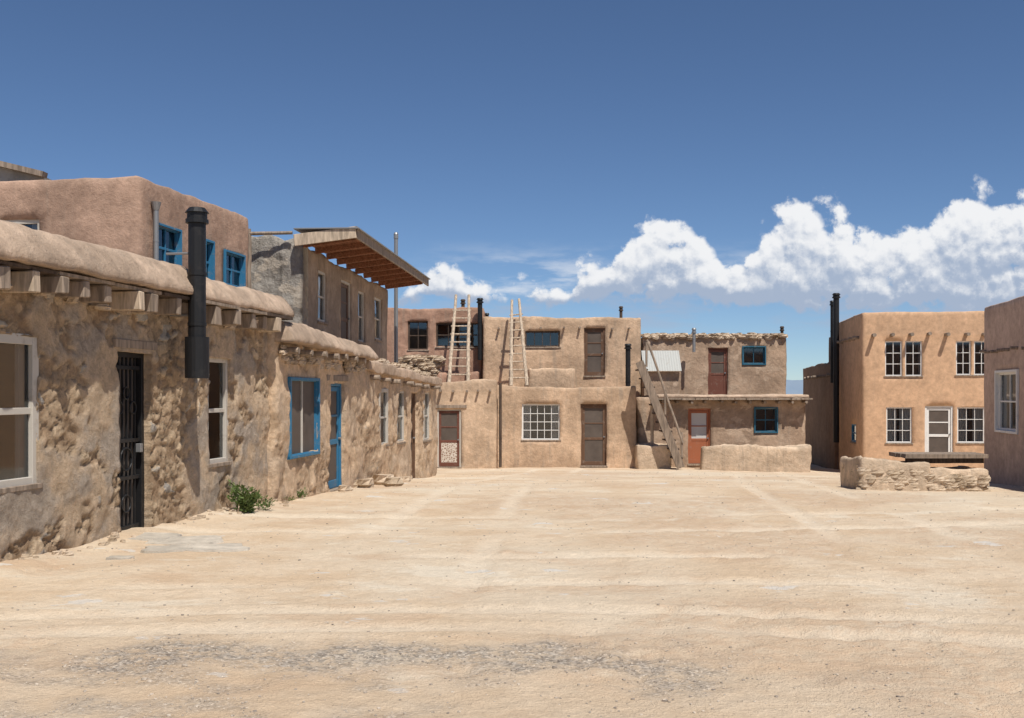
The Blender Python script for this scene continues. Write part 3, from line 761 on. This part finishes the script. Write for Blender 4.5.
# ---------------- G
hG=empty('two_storey_adobe_house')
XL=PX(637,37.6); XR=PX(806,37.6)
ptsG=[(XL,37.6),(XR,37.6),(XR,44),(XL,44)]
g1=opening(ptsG,0,688,711,409,463,0.14,z0=-0.95); g2=opening(ptsG,0,755,777,408,432,0.12)
building('walls',ptsG,[1.42,1.40,1.4,1.42],g37,'adobeG',[g1,g2],sp=0.2,amp=0.035,parent=hG,edgesp={0:.15,1:.3})
door(g1,hG,'orange','curtain','orange',style='screen',low='orange'); window(g2,hG,'bluedk',nx=2,nz=2,trim=True,fw=0.05)
b=MB()
x=PX(655,37)
while x<PX(808,37):
    w=random.uniform(0.3,0.6); b.box(Vector((x,37.6,0)),Vector((1,0,0)),Vector((0,-1,0)),0,w-0.02,-0.2,0.55+random.uniform(-0.08,0.05),1.36+random.uniform(-.015,.015),1.42,'wood'); x+=w
b.obj('eave_planks',hG)
vigas('vigas',hG,Vector((0,37.6,0)),Vector((1,0,0)),Vector((0,-1,0)),[PX(p,37.6) for p in (662,676,690,704,719,733,748,762,776,790,802)],1.28,0.055,0.48)
ledge('mud_parapet',Vector((PX(655,37.6),37.6,0)),Vector((XR,37.6,0)),Vector((0,-1,0)),0.4,1.43,1.54,'coping',hG,amp=0.03,sp=0.2)
ptsG2=[(PX(642,40),40),(PX(787,40),40),(PX(787,40),46),(PX(642,40),46)]
g3=opening(ptsG2,0,708,728,348,395,0.14); g4=opening(ptsG2,0,743,765,347,364,0.12)
building('upper_walls',ptsG2,[3.72,3.70,3.7,3.72],1.1,'adobeG',[g3,g4],sp=0.2,amp=0.035,parent=hG,edgesp={0:.15,1:.3})
door(g3,hG,'red','screen','red',low='red'); window(g4,hG,'bluedk',nx=2,nz=1,trim=True,fw=0.05)
lst=[]
for i in range(230):
    px=random.uniform(642,786); lst.append(((PX(px,40),40.1+random.uniform(-.12,.2),3.72+random.uniform(-.04,.12)),random.uniform(.08,.2),random.uniform(.1,.2),random.uniform(.03,.08),0.0))
rocks('parapet_stones',lst,hG)
pipe('stove_pipe',hG,W(694,352,39.3),W(694,333,39.3),0.06,'pipegrey'); pipe('stove_pipe',hG,W(782,345,42),W(782,331,42),0.06,'wooddark')
def leanto():
    e=empty('corrugated_lean_to'); b=MB(); Y=38.7
    x0,x1=PX(643,Y),PX(681,Y); zt,zb=PZ(350,Y),PZ(371,Y); k=60
    for i in range(k):
        u0=x0+(x1-x0)*i/k; u1=x0+(x1-x0)*(i+1)/k; d0=0.008*math.sin(i*1.57); d1=0.008*math.sin((i+1)*1.57)
        b.quad(Vector((u0,Y-0.15+d0,zb)),Vector((u1,Y-0.15+d1,zb)),Vector((u1,Y+0.5+d1,zt)),Vector((u0,Y+0.5+d0,zt)),'sheet')
    b.obj('metal_sheet',e); b=MB()
    for x in (x0+0.05,x1-0.05): b.obox(Vector((x,Y,1.45)),Vector((x,Y,zb+0.02)),0.08,0.08,'wood')
    b.box(Vector((x0,Y+0.05,0)),Vector((1,0,0)),Vector((0,-1,0)),0.05,x1-x0-0.05,-0.6,0,1.5,zb-0.02,'adobe_box')
    b.obj('frame',e)
MAT['adobe_box']=MAT['adobeG']
leanto()
h1=empty('adobe_low_wall')
building('wall_body',[(PX(702,36),36),(PX(812,36),36),(PX(812,36),36.5),(PX(702,36),36.5)],[-0.22]*4,-1.5,'lowwall',sp=0.15,amp=0.05,par=0.12,drop=0.03,parent=h1,topn=0.08)
h1=empty('adobe_low_wall')
building('wall_body',[(PX(637,36.4),36.4),(PX(672,36.4),36.4),(PX(672,36.4),37.5),(PX(637,36.4),37.5)],[-0.22]*4,-1.5,'lowwall',sp=0.15,amp=0.05,par=0.2,drop=0.05,parent=h1)
def stairs():
    e=empty('wooden_staircase'); b=MB()
    T=Vector((PX(638,36.6),36.6,PZ(362,36.6))); B=Vector((PX(679,36.2),36.2,-0.95))
    for dy in (-0.45,0.45):
        o=Vector((0.1 if dy>0 else 0,dy,0)); b.obox(B+o,T+o,0.08,0.26,'wood')
    b.obj('stringers',e); b=MB(); k=12
    for i in range(1,k):
        p=B.lerp(T,i/k); b.box(p,Vector((1,0,0)),Vector((0,-1,0)),-0.16,0.18,-0.44,0.44,0,0.05,'wooddark')
    b.obj('treads',e); b=MB()
    o=Vector((0.25,-0.5,0.75)); b.cyl(B+o+Vector((-.2,0,.1)),T+o,0.04,0.04,'wood',8,0.01,5)
    for f in (0.1,0.5,0.95): p=B.lerp(T,f)+Vector((0.16,-0.5,0)); b.cyl(p,p+Z*0.85,0.04,0.04,'wood',8)
    b.obj('handrail',e)
    b=MB(); b.cyl(Vector((PX(652,36.9),36.9,-1.2)),Vector((PX(652,36.9),36.9,PZ(398,36.9))),0.06,0.055,'woodpale',8,0.01,4)
    b.obj('support_post',e)
stairs()

# ---------------- H
hH=empty('orange_adobe_house')
H0=Vector((12.0,36,0)); H1=H0+D2*5.5; HW=9
ptsH=[tuple(H0[:2]),tuple((H0+E2*HW)[:2]),tuple((H1+E2*HW)[:2]),tuple(H1[:2])]
ho=[opening(ptsH,0,885,902,341,376,0.1),opening(ptsH,0,905,922,341,376,0.1),opening(ptsH,0,956,971,341,375,0.1),opening(ptsH,0,974,990,341,375,0.1),
    opening(ptsH,0,886,912,407,443,0.1),opening(ptsH,0,957,985,407,443,0.1),opening(ptsH,0,925,953,406,459,0.1),opening(ptsH,3,851,856,424,442,0.08)]
ho[6]['z0']=PZ(459,35.8)
building('walls',ptsH,[4.38,4.36,4.4,4.38],-1.8,'adobeH',ho,sp=0.22,amp=0.012,parent=hH,edgesp={0:.25,3:.25},topn=0.02,r=0.14)
for k in (0,1,2,3): window(ho[k],hH,'white',nx=2,nz=3,fw=0.04,mw=0.022,curtain=0.3*(k%2))
window(ho[4],hH,'white',nx=3,nz=3,fw=0.05,mw=0.02,curtain=0.9); window(ho[5],hH,'white',nx=3,nz=3,fw=0.05,mw=0.02,curtain=0.8)
door(ho[6],hH,'white','screen','white',style='screen'); window(ho[7],hH,'blue',nx=1,nz=2)
tH=E2; nH=-D2
vigas('vigas_front',hH,H0,tH,nH,[0.35,0.95,1.55,2.15,2.75,3.35,3.95,4.55,5.15],PZ(335,35.9),0.07,0.32)
vigas('vigas_side',hH,H0,D2,-E2,[0.6,1.5,2.4,3.3,4.2],PZ(337,36.5),0.06,0.22)
He=H0+D2*16; 
ptsH2=[tuple((H1-E2*0.15-D2*0.2)[:2]),tuple((H1+E2*6-D2*.2)[:2]),tuple((He+E2*6)[:2]),tuple((He-E2*0.15)[:2])]
building('rear_wing_walls',ptsH2,[2.9,2.9,2.8,2.8],-2.2,'adobeHshade',sp=0.3,amp=0.02,parent=hH)
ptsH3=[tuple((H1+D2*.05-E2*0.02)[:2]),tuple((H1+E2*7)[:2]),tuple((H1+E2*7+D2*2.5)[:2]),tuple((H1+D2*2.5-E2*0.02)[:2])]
building('rear_upper_walls',ptsH3,[3.95]*4,0,'adobeHshade',sp=0.3,amp=0.02,parent=hH)
vigas('vigas_rear',hH,H1,D2,-E2,[0.8,2,3.2,4.4,5.6,6.8,8],2.3,0.07,0.4)
p=H0-E2*0.22+D2*4.4
pipe('stove_pipe',hH,p+Z*(-0.3)+D2*0,p+Z*5.25,0.11,'black',True,1.4)
pipe('stove_pipe',hH,p+D2*1.0+Z*2.0,p+D2*1.0+Z*5.05,0.08,'black',True,1.4)
# ---------------- I
hI=empty('pink_adobe_house')
I0=Vector((11.66,26,0)); I1=I0-D2*13
ptsI=[tuple(I1[:2]),tuple((I1+E2*7)[:2]),tuple((I0+E2*7)[:2]),tuple(I0[:2])]
iw=opening(ptsI,3,997,1018,372,431,0.1)
building('walls',ptsI,[3.75,3.7,3.7,3.72],-1.5,'adobeI',[iw],sp=0.2,amp=0.012,parent=hI,edgesp={3:.2,2:.3},topn=0.02)
window(iw,hI,'white',nx=2,nz=2,fw=0.06,curtain=0.5,trim=True,tw=0.05)
vigas('vigas',hI,I0,-D2,-E2,[0.3,0.75,1.2,1.65,2.1,2.7,3.3,4.0],PZ(351,25),0.04,0.15)

# ---------------- stone table
def table():
    e=empty('stone_bench_with_plank_table'); Yc=19.3
    x0,x1=PX(861,Yc),PX(989,Yc); g=gz0(7.5,Yc)
    lst=[]
    for i in range(110):
        x=random.uniform(x0+.08,x1-.08); west=x<x0+1.25; y=Yc+random.uniform(-0.01,0.05); z=g+random.uniform(-0.02,0.36 if west else 0.24)
        lst.append(((x,y,z),random.uniform(.07,.17),random.uniform(.05,.08),random.uniform(.035,.075),random.uniform(-.08,.08)))
    for i in range(25):
        lst.append(((x0+0.05,Yc+random.uniform(0.05,1.1),g+random.uniform(0,0.4)),random.uniform(.05,.08),random.uniform(.07,.16),random.uniform(.03,.06),0))
    rocks('rubble_stones',lst,e,'rock')
    building('mud_core',[(x0,Yc-0.03),(x0+1.25,Yc-0.05),(x0+1.25,Yc+1.25),(x0,Yc+1.25)],[g+0.55,g+0.48,g+0.48,g+0.55],g-0.3,'lowwall',sp=0.06,amp=0.045,par=0.1,drop=0.02,parent=e,r=0.1,topn=0.06)
    building('mud_core_east',[(x0+1.2,Yc-0.02),(x1,Yc+0.0),(x1,Yc+1.2),(x0+1.2,Yc+1.2)],[g+0.37]*4,g-0.3,'lowwall',sp=0.06,amp=0.045,par=0.1,drop=0.02,parent=e,r=0.1,topn=0.06)
    b=MB(); zt=PZ(455,Yc+0.5)
    for k in range(4):
        b.box(Vector((PX(900,Yc+.5),Yc+0.25+k*0.2,0)),Vector((1,0,0)),Vector((0,1,0)),random.uniform(-.04,.04),1.58+random.uniform(-.05,.05),0,0.19,zt-0.045,zt+0.03,'wood',0.006)
    for px in (908,935,958,978):
        x=PX(px,Yc+.5); b.obox(Vector((x,Yc+0.45,g+0.2)),Vector((x,Yc+0.45,zt-0.045)),0.09,0.09,'wooddark'); b.obox(Vector((x,Yc+0.85,g+0.2)),Vector((x,Yc+0.85,zt-0.045)),0.09,0.09,'wooddark')
    b.obox(Vector((PX(905,Yc+.4),Yc+0.38,zt-0.1)),Vector((PX(983,Yc+.4),Yc+0.38,zt-0.1)),0.04,0.09,'wooddark')
    b.obj('plank_table',e)
table()
# ---------------- plants
def plant(name,c,R,H,n,ls):
    V=[];Fc=[]; st=[(random.random()*6.28,random.uniform(.3,1),random.uniform(.5,1)) for _ in range(16)]
    for i in range(n):
        sa,sr,sh=random.choice(st); f=random.random()**0.6
        p=Vector((c[0]+R*sr*f*math.cos(sa)+random.gauss(0,.03),c[1]+R*sr*f*math.sin(sa)+random.gauss(0,.03),c[2]+H*sh*f+random.gauss(0,.015)))
        d=Vector((math.cos(sa)*.6+random.uniform(-.7,.7),math.sin(sa)*.6+random.uniform(-.7,.7),random.uniform(.0,1))).normalized()
        s=d.cross(Vector((random.uniform(-1,1),random.uniform(-1,1),random.uniform(-1,1)))).normalized(); l=ls*random.uniform(.6,1.3)
        b0=len(V); V+=[p,p+d*l*.5+s*l*.2,p+d*l,p+d*l*.5-s*l*.2]; Fc.append((b0,b0+1,b0+2,b0+3))
    mesh_obj(name,V,Fc,['leaf'])
plant('green_weed_bush',foot(247,515),0.24,0.42,1100,0.06)
plant('green_weed_bush',foot(262,512),0.16,0.2,250,0.045)
plant('weed_tuft',foot(301,499),0.12,0.15,120,0.05)
plant('weed_tuft',foot(286,502),0.14,0.08,80,0.04)

# distant mesa
V=[];Fc=[];k=80
for i in range(k+1):
    x=-1500+i*70; h=60+25*noise.noise(Vector((i*0.15,0,0)))+8*noise.noise(Vector((i*0.6,4,0)))
    V+=[Vector((x,4500,-10)),Vector((x,4600,h)),Vector((x,5200,h))]
for i in range(k):
    for j in (0,1): Fc.append((i*3+j,(i+1)*3+j,(i+1)*3+j+1,i*3+j+1))
m,nt=mat_new('mesa_painted_haze'); MAT['mesa']=m
OUT(nt,MIX(nt,NOISE(nt,POS(nt),0.01),(0.16,0.22,0.30),(0.22,0.27,0.33)),1.0,spec=0)  # blue aerial haze is painted into the base colour
mesh_obj('distant_mesa',V,Fc,['mesa'])

# ------------------------------------------------------------------ light, sky
sd=Vector((0.407,-0.914,0)).normalized(); el=math.radians(60)
sv=Vector((sd.x*math.cos(el),sd.y*math.cos(el),math.sin(el)))
L=bpy.data.lights.new('sun','SUN'); L.energy=5.0; L.angle=math.radians(0.5); L.color=(1.0,0.96,0.89)
lo=bpy.data.objects.new('sun',L); scene.collection.objects.link(lo); lo.rotation_euler=sv.to_track_quat('Z','Y').to_euler(); lo.location=(0,0,30)
wd=bpy.data.worlds.new('World'); scene.world=wd; wd.use_nodes=True; nt=wd.node_tree; nt.nodes.clear()
sky=nt.nodes.new('ShaderNodeTexSky'); sky.sky_type='NISHITA'; sky.sun_disc=False; sky.sun_elevation=el; sky.sun_rotation=math.atan2(sd.x,sd.y); sky.altitude=2200; sky.air_density=0.9; sky.dust_density=0.05; sky.ozone_density=3.0
bg=nt.nodes.new('ShaderNodeBackground'); bg.inputs[1].default_value=0.088
nt.links.new(MIX(nt,1.0,sky.outputs[0],(0.86,0.95,1.04),'MULTIPLY'),bg.inputs[0])
tc=nt.nodes.new('ShaderNodeTexCoord'); s=N(nt,'ShaderNodeSeparateXYZ',None,i0=tc.outputs['Generated'])
ysafe=M(nt,'MAXIMUM',s.outputs[1],0.05)
u=M(nt,'DIVIDE',s.outputs[0],ysafe); v=M(nt,'DIVIDE',s.outputs[2],ysafe)
def curve(x,pts):
    n=nt.nodes.new('ShaderNodeFloatCurve'); c=n.mapping.curves[0]
    P=[(((px-CX)/F+0.12)/0.72,(HY-py)/F*4) for px,py in pts]
    c.points[0].location=P[0]; c.points[1].location=P[-1]
    for q in P[1:-1]: c.points.new(*q)
    n.mapping.update(); nt.links.new(M(nt,'DIVIDE',M(nt,'ADD',x,0.12),0.72),n.inputs[1]); return M(nt,'DIVIDE',n.outputs[0],4.0)
TOP=[(390,330),(418,278),(432,266),(455,264),(475,280),(500,296),(515,290),(545,286),(562,290),(580,270),(600,252),(640,236),(668,226),(690,232),(715,248),(745,256),(762,228),(780,210),(808,200),(835,206),(850,224),(870,240),(900,234),(925,220),(945,200),(975,190),(1010,186),(1040,200),(1100,240),(1135,320)]
BASE=[(390,298),(480,302),(560,302),(620,299),(700,303),(800,308),(900,310),(1000,314),(1135,314)]
def dens(U,V,full):
    c=nt.nodes.new('ShaderNodeCombineXYZ'); nt.links.new(U,c.inputs[0]); nt.links.new(V,c.inputs[1])
    top=curve(U,TOP); base=curve(U,BASE)
    a=M(nt,'DIVIDE',M(nt,'SUBTRACT',top,V),0.022); bb=M(nt,'DIVIDE',M(nt,'SUBTRACT',V,base),0.014)
    d=M(nt,'ADD',M(nt,'MINIMUM',M(nt,'MINIMUM',a,bb),1.3),0.2)
    nn=N(nt,'ShaderNodeTexNoise',None,Vector=c.outputs[0],Scale=26,Detail=9 if full else 5,Roughness=0.66)
    wv=nt.nodes.new('ShaderNodeVectorMath'); wv.operation='MULTIPLY_ADD'; nt.links.new(nn.outputs[1],wv.inputs[0]); wv.inputs[1].default_value=(0.026,0.026,0); nt.links.new(c.outputs[0],wv.inputs[2])
    vo=N(nt,'ShaderNodeTexVoronoi',{'feature':'F1','voronoi_dimensions':'2D'},Vector=wv.outputs[0],Scale=30)
    vo2=N(nt,'ShaderNodeTexVoronoi',{'feature':'F1','voronoi_dimensions':'2D'},Vector=wv.outputs[0],Scale=85)
    d=M(nt,'ADD',d,M(nt,'MULTIPLY',M(nt,'SUBTRACT',nn.outputs[0],0.5),3.6))
    q=M(nt,'MULTIPLY',vo.outputs[0],vo.outputs[0]); q2=M(nt,'MULTIPLY',vo2.outputs[0],vo2.outputs[0])
    d=M(nt,'ADD',d,M(nt,'MULTIPLY',M(nt,'SUBTRACT',0.22,q),1.5))
    d=M(nt,'ADD',d,M(nt,'MULTIPLY',M(nt,'SUBTRACT',0.22,q2),0.7))
    return d,top,base
d0,top,base=dens(u,v,True)
d1,_,_=dens(M(nt,'ADD',u,0.003),M(nt,'ADD',v,0.008),False)
al=MR(nt,d0,-0.05,0.65)
hf=M(nt,'DIVIDE',M(nt,'SUBTRACT',v,base),M(nt,'MAXIMUM',M(nt,'SUBTRACT',top,base),0.01))
cw=nt.nodes.new('ShaderNodeCombineXYZ'); nt.links.new(M(nt,'MULTIPLY',u,7),cw.inputs[0]); nt.links.new(M(nt,'MULTIPLY',v,30),cw.inputs[1])
wi=N(nt,'ShaderNodeTexNoise',None,Vector=cw.outputs[0],Scale=1.6,Detail=5,Roughness=0.6)
wm=M(nt,'MULTIPLY',MR(nt,wi.outputs[0],0.42,0.66,0,0.65),M(nt,'MULTIPLY',MR(nt,v,0.045,0.075),MR(nt,v,0.15,0.10)))
wm=M(nt,'MULTIPLY',wm,M(nt,'MULTIPLY',MR(nt,u,-0.12,-0.02),MR(nt,u,0.75,0.5)))
al=M(nt,'MAXIMUM',al,wm)
al=M(nt,'MULTIPLY',al,MR(nt,s.outputs[1],0.2,0.4))
lit=M(nt,'ADD',M(nt,'MULTIPLY',M(nt,'SUBTRACT',d0,d1),0.50),M(nt,'MULTIPLY_ADD',hf,0.78,0.06))
lit=MR(nt,lit,0.0,0.95,0,1,'SMOOTHSTEP')
cc=MIX(nt,lit,(0.38,0.46,0.60),(0.88,0.89,0.91))
bc=nt.nodes.new('ShaderNodeBackground'); nt.links.new(cc,bc.inputs[0]); bc.inputs[1].default_value=1.0
mx=N(nt,'ShaderNodeMixShader',None,i0=al,i1=bg.outputs[0],i2=bc.outputs[0])
ow_=nt.nodes.new('ShaderNodeOutputWorld'); nt.links.new(mx.outputs[0],ow_.inputs[0])
wd.cycles.sampling_method='MANUAL'; wd.cycles.sample_map_resolution=256

# ------------------------------------------------------------------ camera
cam=bpy.data.cameras.new('camera'); co=bpy.data.objects.new('camera',cam); scene.collection.objects.link(co)
co.location=(0,0,CH); co.rotation_euler=(math.radians(90),0,0); cam.sensor_width=36; cam.lens=36*F/1024; cam.shift_y=34/1024; cam.clip_end=20000
scene.camera=co
scene.view_settings.view_transform='Standard'; scene.view_settings.look='None'; scene.view_settings.exposure=0
